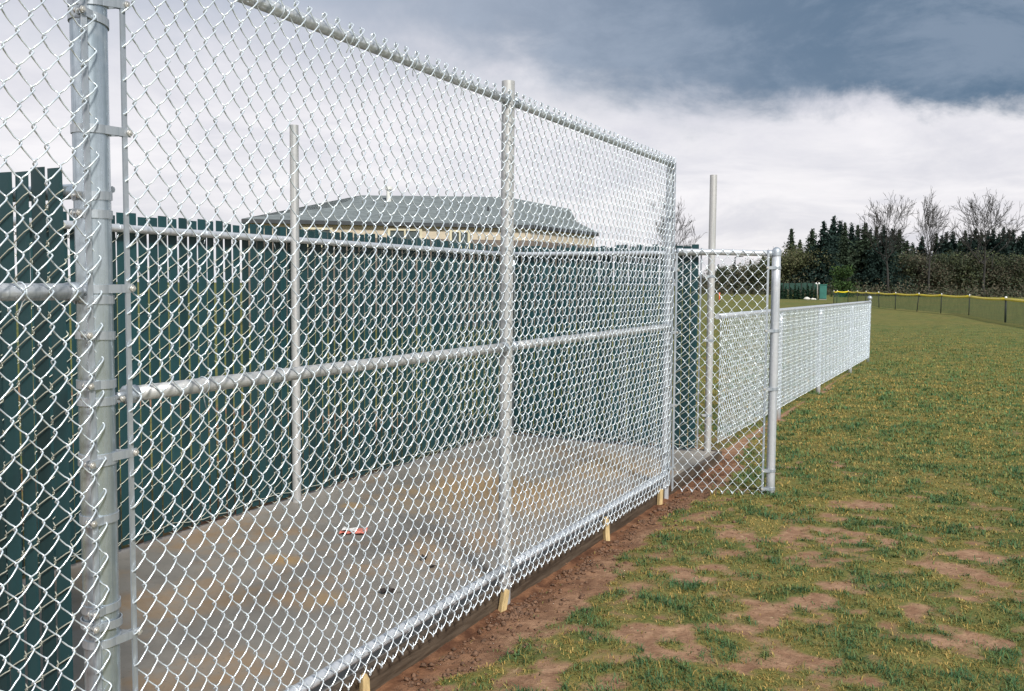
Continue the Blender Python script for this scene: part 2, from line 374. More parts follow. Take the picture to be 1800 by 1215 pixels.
def clod_object():
    base = np.array([(1, 0, 0), (-1, 0, 0), (0, 1, 0), (0, -1, 0), (0, 0, 1), (0, 0, -1)], float)
    fc = np.array([(0, 2, 4), (2, 1, 4), (1, 3, 4), (3, 0, 4), (2, 0, 5), (1, 2, 5), (3, 1, 5), (0, 3, 5)])
    V = []; F = []; k = 0
    def put(x, y, s):
        nonlocal k
        jit = base * rng.uniform(0.6, 1.25, (6, 3)) + rng.normal(0, 0.12, (6, 3)); a = rng.random() * 6.28
        R_ = np.array([[math.cos(a), -math.sin(a), 0], [math.sin(a), math.cos(a), 0], [0, 0, 1]])
        z = float(ground_z(np.array([x]), np.array([y]))[0]) + s * 0.25
        V.append((jit * (s, s, s * 0.7)) @ R_.T + (x, y, z)); F.append(fc + k); k += 6
    for _ in range(2600):
        y = rng.uniform(1.6, 8.3); x = -1.94 + rng.exponential(0.11)
        if y > 7.0: x = -2.0 + rng.exponential(0.16)
        if x < -1.25: put(x, y, 0.0035 + 0.014 * rng.random() ** 3.5)
    for _ in range(170): put(-1.9 + rng.normal(0, 0.045), 3.80 + rng.normal(0, 0.09), 0.006 + 0.013 * rng.random() ** 2)
    for _ in range(120): put(-1.87 + rng.normal(0, 0.05), 6.15 + rng.normal(0, 0.14), 0.006 + 0.011 * rng.random() ** 2)
    for _ in range(120): put(-1.9 + rng.normal(0, 0.05), 4.9 + rng.normal(0, 0.4), 0.005 + 0.010 * rng.random() ** 2)
    k2 = 0
    while k2 < 3200:
        x, y = rng.uniform(-1.9, 0.6), rng.uniform(2.6, 8.0)
        if float(cover(np.array([x]), np.array([y]))[0]) < 0.45: put(x, y, 0.0018 + 0.005 * rng.random() ** 3)
        k2 += 1
    me = np_mesh('soil_clods', np.concatenate(V), np.concatenate(F), CLOD)
    tag(link('soil_clods', me), 'crumbly brown soil clods along the form board and bare patches', 'soil', kind='stuff')
clod_object()

# ------------------------------------------------------------------ slab, form boards, stakes, litter
SLAB_Z = 0.034
mb = MB(); mb.box((-4.10, 1.45, -0.12), (-2.0335, 7.98, SLAB_Z))
slab = mb.build('slab', CONCRETE); tag(slab, kind='structure')
m = slab.modifiers.new('bevel', 'BEVEL'); m.width = 0.003; m.segments = 2
def form_board(p0, p1, label, grp):
    L = (Vector(p1) - Vector(p0)).length; n = 24; V = []
    for i in range(n + 1):
        y = L * i / n; wob = 0.004 * math.sin(i * 1.3) + 0.003 * math.sin(i * 3.1)
        for (x, z) in ((-0.019, -0.12), (0.019, -0.12), (0.019, 0.036 + wob), (-0.019, 0.036 + wob)): V.append((x + wob * 0.5, y, z))
    Fc = [(i * 4 + j, i * 4 + (j + 1) % 4, (i + 1) * 4 + (j + 1) % 4, (i + 1) * 4 + j) for i in range(n) for j in range(4)] + [(3, 2, 1, 0), (n * 4, n * 4 + 1, n * 4 + 2, n * 4 + 3)]
    b = MB(); b.add(V, Fc); o = b.build('form_board', FORM); o.location = p0
    dv = Vector(p1) - Vector(p0); o.rotation_euler = (0, 0, math.atan2(-dv.x, dv.y))
    return tag(o, label, 'board', grp)
form_board((-2.012, 1.45, 0), (-2.012, 8.02, 0), 'long wet brown form board along the front edge of the concrete slab', None)
form_board((-2.035, 8.005, 0), (-3.2, 8.005, 0), 'short brown form board at the end of the slab below the green slats', None)

def stake(x, y, top, tilt, rz, label, chop):
    o = thing('wooden_stake', label, 'stake', (x, y, -0.08), rz, 'pale stakes along the form board')
    o.rotation_euler = (tilt[0], tilt[1], rz)
    b = MB(); hw = 0.0165; ht = 0.011; H = top + 0.08
    if chop: V = [(-hw, -ht, 0), (hw, -ht, 0), (hw, ht, 0), (-hw, ht, 0), (-hw, -ht, H - .012), (hw * .8, -ht, H - .018), (hw * .8, ht, H - .018), (-hw, ht, H - .012), (0.002, -ht, H + .004), (0.002, ht, H + .004)]; Fc = [(0, 3, 2, 1), (0, 1, 5, 8, 4), (2, 3, 7, 9, 6), (1, 2, 6, 5), (3, 0, 4, 7), (4, 8, 9, 7), (8, 5, 6, 9)]
    else: V = [(-hw, -ht, 0), (hw, -ht, 0), (hw, ht, 0), (-hw, ht, 0), (-hw, -ht, H), (hw, -ht, H - .003), (hw, ht, H - .002), (-hw, ht, H + .001)]; Fc = [(0, 3, 2, 1), (4, 5, 6, 7), (0, 1, 5, 4), (1, 2, 6, 5), (2, 3, 7, 6), (3, 0, 4, 7)]
    b.add(V, Fc); b.build('shaft', PINE, o)
    return o
stake(-1.972, 2.735, 0.050, (0.02, -0.03), 1.2, 'pale pine stake with a chopped pointed top beside the form board', True)
stake(-1.972, 3.815, 0.048, (0.10, 0.12), 1.15, 'square topped pale pine stake leaning beside the fence middle post', False)
stake(-1.972, 5.19, 0.085, (-0.05, -0.04), 1.1, 'tallest pale pine stake, against the form board between middle and end posts', False)
stake(-1.968, 6.19, 0.060, (0.02, 0.05), 1.2, 'short pale pine stake in dark soil next to the fence end post', False)

def paper():
    R1 = simple('red_print_paper', (0.62, 0.20, 0.15), 0.5, 0, 0.3, 30); W1 = simple('white_paper', (0.8, 0.78, 0.74), 0.5, 0, 0.1, 30)
    o = thing('litter_wrapper', 'crumpled red and white paper wrapper lying on the concrete slab', 'wrapper', (-3.20, 4.33, SLAB_Z + 0.001), 0.4)
    b = MB(); V = []
    for i in range(7):
        for j in range(5):
            V.append((-0.075 + 0.025 * i, -0.05 + 0.025 * j, 0.004 + 0.010 * abs(math.sin(i * 1.7 + j * 1.1)) + 0.014 * max(0, (i - 3) / 3) * (j % 2)))
    Fc = [(i * 5 + j, i * 5 + j + 1, (i + 1) * 5 + j + 1, (i + 1) * 5 + j) for i in range(6) for j in range(4)]
    b.add(V, Fc); sh = b.build('sheet', R1, o); sm = sh.modifiers.new('solid', 'SOLIDIFY'); sm.thickness = 0.0012
    b = MB(); V = [(-0.064 + 0.029 * i, -0.034 + 0.032 * j, 0.021 + 0.006 * math.sin(i * 2.1 + j)) for i in range(4) for j in range(3)]
    b.add(V, [(i * 3 + j, i * 3 + j + 1, (i + 1) * 3 + j + 1, (i + 1) * 3 + j) for i in range(3) for j in range(2)]); s2 = b.build('inner_sheet', W1, o)
    sm = s2.modifiers.new('solid', 'SOLIDIFY'); sm.thickness = 0.0012
paper()
DEAD = simple('dead_leaf', (0.035, 0.026, 0.022), 0.7, 0, 0.4, 60)
def dead_leaf(x, y, s, rz, label):
    b = MB(); n = 9; V = [(0, 0, 0.004)]; out = []
    for i in range(n):
        a = 2 * math.pi * i / n; r = s * (0.55 + 0.45 * abs(math.sin(2.5 * a))) * random.uniform(0.85, 1.15)
        V.append((r * math.cos(a), 0.6 * r * math.sin(a), 0.004 + abs(math.sin(a * 2 + s * 90)) * s * 0.45))
    Fc = [(0, i + 1, (i + 1) % n + 1) for i in range(n)]
    b.add(V, Fc); b.tube([(s * .9, 0, .006), (s * 1.35, 0.01, .004)], 0.0016, 5)
    o = b.build('dead_leaf', DEAD); o.location = (x, y, SLAB_Z + 0.001); o.rotation_euler = (0, 0, rz)
    sm = o.modifiers.new('solid', 'SOLIDIFY'); sm.thickness = 0.0014
    tag(o, label, 'leaf')
dead_leaf(-2.43, 3.546, 0.050, 0.5, 'dark curled dead leaf on slab close to the bottom rail')
dead_leaf(-2.568, 4.081, 0.040, 2.0, 'flat dark dead leaf on slab, larger of a close pair')
dead_leaf(-2.452, 3.978, 0.024, 1.0, 'tiny reddish dead leaf on slab beside a larger leaf')

# ------------------------------------------------------------------ chain link
PH, PV = 0.0705, 0.0838            # diamond width and height
HW, HV = PH / 2, PV / 2
LEG6 = ((0, 0, 0), (.10, .05, .62), (.24, .22, .95), (.5, .5, 1), (.76, .78, .95), (.90, .95, .62))
LEG4 = ((0, 0, 0), (.16, .12, .8), (.5, .5, 1), (.84, .88, .8))
def wire_path(legs, phase, amp, eps, prof, hook=True, HW=HW, HV=HV):
    """flattened helix: legs that climb with +x run on the +y side, the others behind"""
    P = []
    if hook:
        x0 = -eps if phase == 0 else HW + eps; sg = 1 if phase == 0 else -1
        P += [(x0 + sg * 0.013, -amp * .3, 0.013), (x0 + sg * 0.007, amp * .1, 0.003), (x0 + sg * .002, amp * .3, -0.007), (x0 - sg * .001, amp * .1, -0.009)]
    for j in range(legs):
        rising = (j % 2 == 0) == (phase == 0)
        for tz, tx, ty in prof:
            x = -eps + (HW + 2 * eps) * (tx if rising else 1 - tx)
            P.append((x, amp * ty * (1 if rising else -1), (j + tz) * HV))
    endr = ((legs % 2 == 0) == (phase == 0))
    xe = -eps if endr else HW + eps; sg = -1 if endr else 1
    P.append((xe, 0, legs * HV))
    if hook: P += [(xe + sg * .001, -amp * .6, legs * HV + .004), (xe - sg * 0.004, -amp * 1.2, legs * HV - .002), (xe - sg * 0.007, -amp * 1.3, legs * HV - .014)]
    return P
def wire_meshes(name, legs, r, sides, prof, material, amp=0.0092, eps=0.0018):
    out = []
    for k in range(8):
        P = np.array(wire_path(legs, k % 2, amp, eps, prof)); n = len(P); q = np.arange(n)
        P[:, 0] += rng.normal(0, 0.0005, n) + 0.0009 * np.sin(q * 0.031 + k * 1.7); P[:, 1] += rng.normal(0, 0.0005, n) + 0.0022 * np.sin(q * 0.019 + k * 0.9)
        out.append(MB().tube(P, r, sides).mesh(name, material, True))
    return out
def joined_wires(count, legs, r, sides, prof, amp=0.0045, eps=0.0015, jitter=0.0015, zfun=None, HW=HW, HV=HV):
    V = []; F = []; o = 0; tmp = []
    for ph in (0, 1):
        b = MB(); b.tube(wire_path(legs, ph, amp, eps, prof, False, HW, HV), r, sides, caps=False); tmp.append((np.array(b.v), np.array(b.f)))
    for k in range(count):
        v, f = tmp[k % 2]; v = v.copy(); v[:, 0] += k * HW; v[:, 1] += jitter * np.sin(k * 0.61 + v[:, 2] * 3.0)
        if zfun is not None: v[:, 2] += zfun(k * HW)
        V.append(v); F.append(f + o); o += len(v)
    return np.concatenate(V), np.concatenate(F)

def band(parent, cx, cy, r, z, dy, tilt=0.0, h=0.021, dx=0.0):
    """clamp round a post at (cx,cy) whose two lugs reach by dy along the fence"""
    n = 28; b = MB(); V = []
    for i in range(n):
        a = 2 * math.pi * i / n
        for rr, zz in ((r + 0.0006, -h / 2), (r + 0.0034, -h / 2), (r + 0.0034, h / 2), (r + 0.0006, h / 2)):
            V.append((rr * math.cos(a), rr * math.sin(a), zz + tilt * rr * math.sin(a)))
    Fc = [(i * 4 + j, i * 4 + (j + 1) % 4, ((i + 1) % n) * 4 + (j + 1) % 4, ((i + 1) % n) * 4 + j) for i in range(n) for j in range(4)]
    b.add(V, Fc)
    s = 1 if dy > 0 else -1; y1 = dy + s * 0.014
    ph = math.acos(max(-1, min(1, (dx + 0.0045) / (r + .002)))) if abs(dx) < r else 0.1
    for ang_, xo in ((max(0.15, min(ph, 1.2)), 0.0045), (math.pi - 0.9 if dx < 0.03 else 1.25, -0.0075)):
        p = [(math.cos(ang_) * (r + .001), s * math.sin(ang_) * (r + .001)), (dx + xo, dy - s * 0.012), (dx + xo, y1)]
        V = []
        for (px_, py_) in p:
            for o_, zz in ((0, -h / 2), (0.003, -h / 2), (0.003, h / 2), (0, h / 2)): V.append((px_ + o_, py_, zz + tilt * py_))
        b.add(V, [(i * 4 + j, i * 4 + (j + 1) % 4, (i + 1) * 4 + (j + 1) % 4, (i + 1) * 4 + j) for i in range(2) for j in range(4)] + [(3, 2, 1, 0), (8, 9, 10, 11)])
    o = b.build('band', FIT, parent); o.location = (cx, cy, z)
    b = MB(); yb = dy + s * 0.008; b.tube([(dx - .014, yb, tilt * yb), (dx + .016, yb, tilt * yb)], 0.004, 8)
    b.tube([(dx + .008, yb, tilt * yb), (dx + .0135, yb, tilt * yb)], 0.0085, 6); b.tube([(dx - .014, yb, tilt * yb), (dx - .009, yb, tilt * yb)], 0.008, 6)
    b.build('bolt', BOLT, o, True)
    return o
def pipe(name, parent, p0, p1, r, material, n=24, hollow=False):
    """straight pipe; a hollow one shows an open bore at its upper end"""
    b = MB(); P0, P1 = Vector(p0), Vector(p1); k = 8
    b.tube([P0.lerp(P1, i / k) for i in range(k + 1)], r, n, caps=not hollow)
    if hollow:
        dv = (P1 - P0).normalized(); b.tube([P1, P1 - dv * 0.12], r * 0.86, n, caps=False)
        o = len(b.v); b.f += [(k * n + j, k * n + (j + 1) % n, (k + 1) * n + j, (k + 1) * n + (n - j) % n) for j in range(0)]
        # rim
        a = np.array(b.v[k * n:(k + 1) * n]); c = a.mean(0); inn = c + (a - c) * 0.86
        b.add(np.concatenate([a, inn]), [(j, (j + 1) % n, n + (j + 1) % n, n + j) for j in range(n)])
        b.add(inn - np.array(dv) * 0.1, [tuple(range(n))])
    return b.build(name, material, parent, True)
def rail_end(parent, p, axis, r, material=FIT):
    """cup that holds a rail against a post"""
    b = MB(); P = Vector(p); A = Vector(axis)
    b.tube([P - A * 0.006, P, P + A * 0.03], [r * 0.7, r * 1.16, r * 1.13], 20)
    b.tube([P - A * 0.03 + Vector((0, 0, 0)), P - A * 0.004], 0.009, 8)
    return b.build('rail_end', material, parent, True)
def tie_wire(parent, p, r, along=(0, 1, 0)):
    """twisted wire tie round a rail with loose ends"""
    A = Vector(along); S = Vector((0, 0, 1)).cross(A).normalized()*1.0; U = Vector((0, 0, 1)); P = Vector(p); pts = []
    tw = random.uniform(-0.01, 0.01)
    for i in range(11):
        a = -0.6 + i / 10 * 5.0; pts.append(P + (S * math.cos(a) + U * math.sin(a)) * (r + 0.003) + A * (tw * i / 10))
    e = pts[-1]; pts += [e - U * 0.012 + S * 0.006, e - U * random.uniform(0.02, 0.045) + A * random.uniform(-0.02, 0.02) + S * 0.01]
    b = MB(); b.tube(pts, 0.0017, 5); b.build('tie_wire', WIRE, parent, True)

def wire_row(parent, meshes, y_start, count, x, z, rot_z, ang_jit=0.0035):
    """hang single wires side by side along +y of the parent's frame"""
    for k in range(count):
        o = link('wire', meshes[k % 8], parent, (x + random.uniform(-0.0012, 0.0012) + 0.003 * math.sin(k * 0.33), y_start + k * HW, z + random.uniform(-0.0015, 0.0015)))
        o.rotation_euler = (0, random.gauss(0, 0.0006), rot_z + random.gauss(0, ang_jit))
ROT = math.pi / 2          # local x of a wire -> +y, local y -> -x; mirrored below so that climbing legs face the lawn

FX = -2.0                  # line of the front fence
MESH_X = FX + 0.042
LEGS = 55; ZB = 0.05
def flip(meshes):
    """turn the helix so that the climbing legs lie on the lawn side when local x maps to +y"""
    for me in meshes:
        co = np.empty(len(me.vertices) * 3, np.float32); me.vertices.foreach_get('co', co); co = co.reshape(-1, 3); co[:, 1] *= -1
        me.vertices.foreach_set('co', co.ravel()); me.flip_normals(); me.update()
    return meshes

front = thing('chain_link_fence', 'tall galvanized chain link fence along the front edge of the concrete slab', 'fence')
TY, TR = 1.634, 0.0435                         # thick terminal post
PX = FX - .008
tp = pipe('post', front, (PX, TY, -0.1), (PX, TY, 3.0), TR, GALV, 36, True)
tag(tp, 'thick streaked terminal post wrapped in bolted bands')
MY, EY = 3.905, 6.42
pipe('post', front, (FX - .004, MY, -0.12), (FX - .004, MY + .004, 2.41), 0.0302, GALV_OLD, 28, True)
pipe('post', front, (FX - .004, EY, -0.12), (FX - .004, EY - .010, 2.355), 0.0285, GALV_RAIL, 28, True)
for z, name in ((2.320, 'top_rail'), (1.181, 'mid_rail'), (0.124, 'bottom_rail')):
    for a, b_ in ((TY + TR + 0.03, MY - 0.035), (MY + 0.035, EY - 0.032)):
        dzz = 0.004
        pipe(name, front, (FX + .009, a, z), (FX + .009, b_, z + (0 if name != 'mid_rail' else 0.0)), 0.0212, GALV_RAIL if name != 'mid_rail' else GALV_OLD, 20)
        rail_end(front, (FX + .009, a + .002, z), (0, 1, 0), 0.0212); rail_end(front, (FX + .009, b_ - .002, z), (0, -1, 0), 0.0212)
        for yy in np.arange(a + 0.25, b_ - 0.1, 0.37): tie_wire(front, (FX + .009, float(yy) + random.uniform(-.05, .05), z), 0.0212)
bar = MB(); bar.box((MESH_X - .0025, 1.6865, 0.02), (MESH_X + .0025, 1.7005, 2.9)); bar.build('tension_bar', FIT, front)
for z, tl in ((2.163, 0.10), (1.852, 0.0), (1.457, 0.02), (1.031, 0.04), (0.553, 0.06), (0.12, 0.0)): band(front, PX, TY, TR, z, 0.062, tl, dx=0.046)
for z, tl in ((1.689, 0.05), (1.643, 0.0), (1.174, 0.0), (1.43, 0.0)): band(front, PX, TY, TR, z, 0.052 if abs(z - 1.174) < .01 else -0.050, tl, dx=0.012)
ring = MB()
bar = MB(); bar.box((MESH_X - .0025, EY - .045, 0.05), (MESH_X + .0025, EY - .031, 2.33)); bar.build('tension_bar', FIT, front)
for z in (0.28, 0.75, 1.05, 1.5, 1.95, 2.28): band(front, FX - .004, EY - .005, 0.0285, z, -0.036, 0, dx=0.02)
WM = flip(wire_meshes('wire', LEGS, 0.00205, 6, LEG6, WIRE))
n_front = int((EY - 0.035 - 1.692) / HW)
wire_row(front, WM, 1.692, n_front, MESH_X, ZB, ROT)

wing = thing('chain_link_fence', 'chain link wing fence running past the thick terminal post, slats close behind', 'fence')
WX = FX + 0.035
LEGS_W = 62
WMW = flip(wire_meshes('wire', LEGS_W, 0.00195, 6, LEG6, WIRE))
n_w = 66
wire_row(wing, WMW, 1.618 - n_w * HW, n_w, WX, 0.03, ROT)
bar = MB(); bar.box((WX - .0025 - .004, 1.5815, 0.02), (WX + .0025 - .004, 1.5965, 2.62)); bar.build('tension_bar', FIT, wing)
for z, tl in ((2.12, -0.16), (1.34, -0.05), (1.217, 0.0), (1.022, 0.05), (0.874, 0.03), (0.643, 0.08), (0.60, -0.03), (0.2, 0)): band(wing, PX, TY, TR + (.0004 if z != 0.60 else .0036), z, -0.046, tl, dx=0.036)
for z, nm in ((2.60, 'top_rail'), (1.450, 'mid_rail'), (0.10, 'bottom_rail')):
    pipe(nm, wing, (FX + .006, -0.66, z), (FX + .006, 1.574, z), 0.0205, GALV_RAIL, 20); rail_end(wing, (FX + .006, 1.573, z), (0, -1, 0), 0.0205)
    for yy in (1.42, 1.05, 0.6, 0.1): tie_wire(wing, (FX + .006, yy, z), 0.0205)
pipe('post', wing, (FX - .02, -0.70, -0.12), (FX - .02, -0.70, 2.66), 0.03, GALV, 24, True)

# ------------------------------------------------------------------ screen panel standing out from the end post
ang = math.atan2(6.682 - 6.427, -1.322 + 2.012)           # heading of the panel
screen = thing('chain_link_screen', 'narrow chain link screen panel with dome capped post at the doorway on the grass', 'fence', (-2.0, 6.425, 0), ang)
L = 0.735
pipe('post', screen, (L, 0, -0.12), (L, 0, 1.712), 0.0300, GALV_RAIL, 28)
b = MB(); b.lathe([(0.0335, -0.028), (0.0335, 0.0), (0.031, 0.012), (0.022, 0.024), (0.010, 0.032), (0.0, 0.034)], (L, 0, 1.712), 24); b.build('post_cap', FIT, screen, True)
pipe('top_rail', screen, (0.05, -.004, 1.712), (L - .033, -.004, 1.700), 0.0205, GALV_RAIL, 20)
rail_end(screen, (L - .036, -.004, 1.700), (-1, 0, 0), 0.0205); rail_end(screen, (0.052, -.004, 1.712), (1, 0, 0), 0.0205)
LEGS_S = 41
SM = wire_meshes('wire', LEGS_S, 0.0019, 6, LEG6, WIRE, 0.0045)
for me in SM:
    co = np.empty(len(me.vertices) * 3, np.float32); me.vertices.foreach_get('co', co); co = co.reshape(-1, 3); co[:, 1] *= -1; me.vertices.foreach_set('co', co.ravel()); me.flip_normals()
ns = int((L - 0.10) / HW)
for k in range(ns):
    o = link('wire', SM[k % 8], screen, (0.045 + k * HW, -0.032, 0.012 - 0.012 * k / ns)); o.rotation_euler = (0, random.gauss(0, .0006), random.gauss(0, .003))
for xx in (0.047, 0.045 + ns * HW - .004):
    b = MB(); b.box((xx - .007, -0.0345, 0.02), (xx + .007, -0.0295, 1.70)); b.build('tension_bar', FIT, screen)
def band_x(parent, cx, r, z, dx_):
    o = band(parent, 0, 0, r, z, dx_, 0, dx=0.028); o.rotation_euler = (0, 0, -math.pi / 2); o.location = (cx, 0, z); return o
for z in (1.60, 1.16, 0.75, 0.17, 0.04): band_x(screen, L, 0.0300, z, -0.055)
for z in (1.58, 1.14, 0.62, 0.17): band_x(screen, 0, 0.0305, z, 0.052)
b = MB()

# ------------------------------------------------------------------ low fence going on along the lawn
LOWY0, LOWY1, LX = 7.98, 19.95, -2.06
low = thing('chain_link_fence', 'low chain link fence along the lawn ending at a ball capped post', 'fence', (LX, LOWY0, 0))
LLEN = LOWY1 - LOWY0
pipe('top_rail', low, (0, 0.03, 1.205), (0, LLEN, 1.16), 0.024, GALV_RAIL, 16)
for yy in (2.9, 5.78, 9.3): pipe('post', low, (-.010, yy, -0.1), (-.010, yy, 1.17), 0.030, GALV_RAIL, 16)
pipe('post', low, (0, LLEN, -0.1), (0, LLEN, 1.17), 0.03, GALV, 18)
b = MB(); b.lathe([(0.036, -0.02), (0.036, 0.012), (0.020, 0.02), (0.020, 0.026), (0.040, 0.045), (0.048, 0.07), (0.040, 0.097), (0.02, 0.113), (0, 0.118)], (0, LLEN, 1.165), 18); b.build('ball_cap', FIT, low, True)
nl = int(LLEN / HW) - 1
V, F = joined_wires(nl, 26, 0.0027, 4, LEG4, zfun=lambda s: 0.105 - 0.055 * s / LLEN)
V = np.stack([V[:, 1] + 0.028, V[:, 0] + 0.03, V[:, 2]], -1)
wm = np_mesh('wire_mesh', V, F[:, ::-1], WIRE); wm.polygons.foreach_set('use_smooth', np.ones(len(F), bool)); tag(link('wire_mesh', wm, low), kind='stuff')
bar = MB(); bar.box((0.0255, 0.028, 0.1), (0.0305, 0.042, 1.22)); bar.build('tension_bar', FIT, low)
bar = MB(); bar.box((0.0255, LLEN - .03, 0.03), (0.0305, LLEN - .016, 1.17)); bar.build('tension_bar', FIT, low)

# ------------------------------------------------------------------ green slatted fences round the slab
def slat_mesh(h, var):
    b = MB(); wd = 0.0315; th = 0.0016; n = 6; V = []
    for i in range(n + 1):
        z = h * i / n; bow = 0.0015 * math.sin(i * 1.1 + var)
        for x, y in ((-wd, bow), (-wd * .6, bow + .0018), (wd * .6, bow + .0018), (wd, bow), (wd * .6, bow - th), (-wd * .6, bow - th)): V.append((x, y, z))
    Fc = [(i * 6 + j, i * 6 + (j + 1) % 6, (i + 1) * 6 + (j + 1) % 6, (i + 1) * 6 + j) for i in range(n) for j in range(6)] + [(5, 4, 3, 2, 1, 0), tuple(n * 6 + j for j in range(6))]
    b.add(V, Fc); return b.mesh('slat', SLAT)
SLATS = [slat_mesh(1.74, v) for v in (0, 1.4, 2.9)]
def slatted(label, p0, p1, rail_z, slat_top, slat_bot, start=0.0, posts=(), post_top=1.80, rail=True, flipn=False):
    """fence from p0 to p1 with +y of its frame facing the viewer's side"""
    P0, P1 = Vector(p0), Vector(p1); Lf = (P1 - P0).length; a = math.atan2(P1.y - P0.y, P1.x - P0.x)
    root = thing('slatted_fence', label, 'fence', (P0.x, P0.y, 0), a)
    n = int((Lf - start) / PH)
    for i in range(n):
        o = link('slat', SLATS[i % 3], root, (start + (i + .5) * PH + random.uniform(-.002, .002), random.uniform(-.0015, .0015), slat_bot + random.uniform(-.012, .012)))
        o.rotation_euler = (random.gauss(0, .0015), random.gauss(0, .0012), random.gauss(0, .06)); o.scale = (random.uniform(.97, 1.0), 1, (slat_top - slat_bot) / 1.74)
    legs = int((slat_top - slat_bot - .03) / 0.05)
    V, F = joined_wires(n, legs, 0.0019, 5, LEG6, amp=0.0085, eps=0.0014, jitter=0.001, HW=PH, HV=0.05)
    V[:, 0] += start; V[:, 2] += slat_bot - 0.015
    if flipn: V[:, 1] *= -1
    wm = np_mesh('wire_mesh', V, F[:, ::-1] if flipn else F, WIRE_OLD); tag(link('wire_mesh', wm, root), kind='stuff')
    sgn = 1.0
    b = MB(); b.tube([(Lf * i / 60, 0.012 * (1 if not flipn or rail else -1) + 0.004 * math.sin(i * 1.9), slat_bot + 0.035 + 0.012 * math.sin(i * 0.83) + 0.008 * math.sin(i * 2.3)) for i in range(61)], 0.0022, 5); b.build('tension_wire', WIRE_OLD, root, True)
    if rail: pipe('top_rail', root, (0, 0.035, rail_z), (Lf, 0.035, rail_z), 0.021, GALV_RAIL, 18)
    return root, Lf
# local +y of each fence points left of its heading, so headings are chosen with the slab side on the left or the right
back, Lb = slatted('long green slatted fence behind the slab with the dark grey house roof above', (-4.045, 8.02, 0), (-4.06, 1.50, 0), 1.747, 1.825, 0.06, flipn=True)
for q, tz in ((8.02 - 4.775, 2.476),): pipe('post', back, (q, 0.066, -0.05), (q, 0.066, tz), 0.028, GALV_OLD, 26, True)
pipe('post', back, (0.0, 0.0, -0.1), (0.0, 0.0, 1.80), 0.024, GALV, 18)
for q in np.arange(0.4, Lb, 0.6): tie_wire(back, (float(q), 0.035, 1.747), 0.021, (1, 0, 0))
endw, Le = slatted('green slatted fence closing the far end of the slab beside the doorway', (-2.12, 7.87, 0), (-4.02, 7.87, 0), 1.747, 1.815, 0.06, 0.07, flipn=True)
pipe('post', endw, (-0.015, -0.085, -0.1), (-0.015, -0.085, 2.412), 0.030, GALV_OLD, 26, True)
b = MB(); b.box((0.045, 0.004, 0.07), (0.058, 0.009, 1.79)); b.build('tension_bar', FIT, endw)
for z in (1.55, 1.0, 0.35):
    o = band(endw, 0, 0, 0.030, z, -0.055, 0, dx=0.0); o.location = (-0.015, -0.085, z); o.rotation_euler = (0, 0, 2.4)
near, Ln = slatted('green slatted fence at the near end of the slab beside the thick terminal post', (-4.0, 1.745, 0), (-2.245, 1.745, 0), 1.72, 1.792, 0.04, 0.05, rail=False, flipn=True)
pipe('top_rail', near, (0.0, 0.034, 1.722), (Ln + 0.115, 0.030, 1.722), 0.021, GALV, 18); rail_end(near, (Ln + 0.113, 0.030, 1.722), (-1, 0, 0), 0.021)

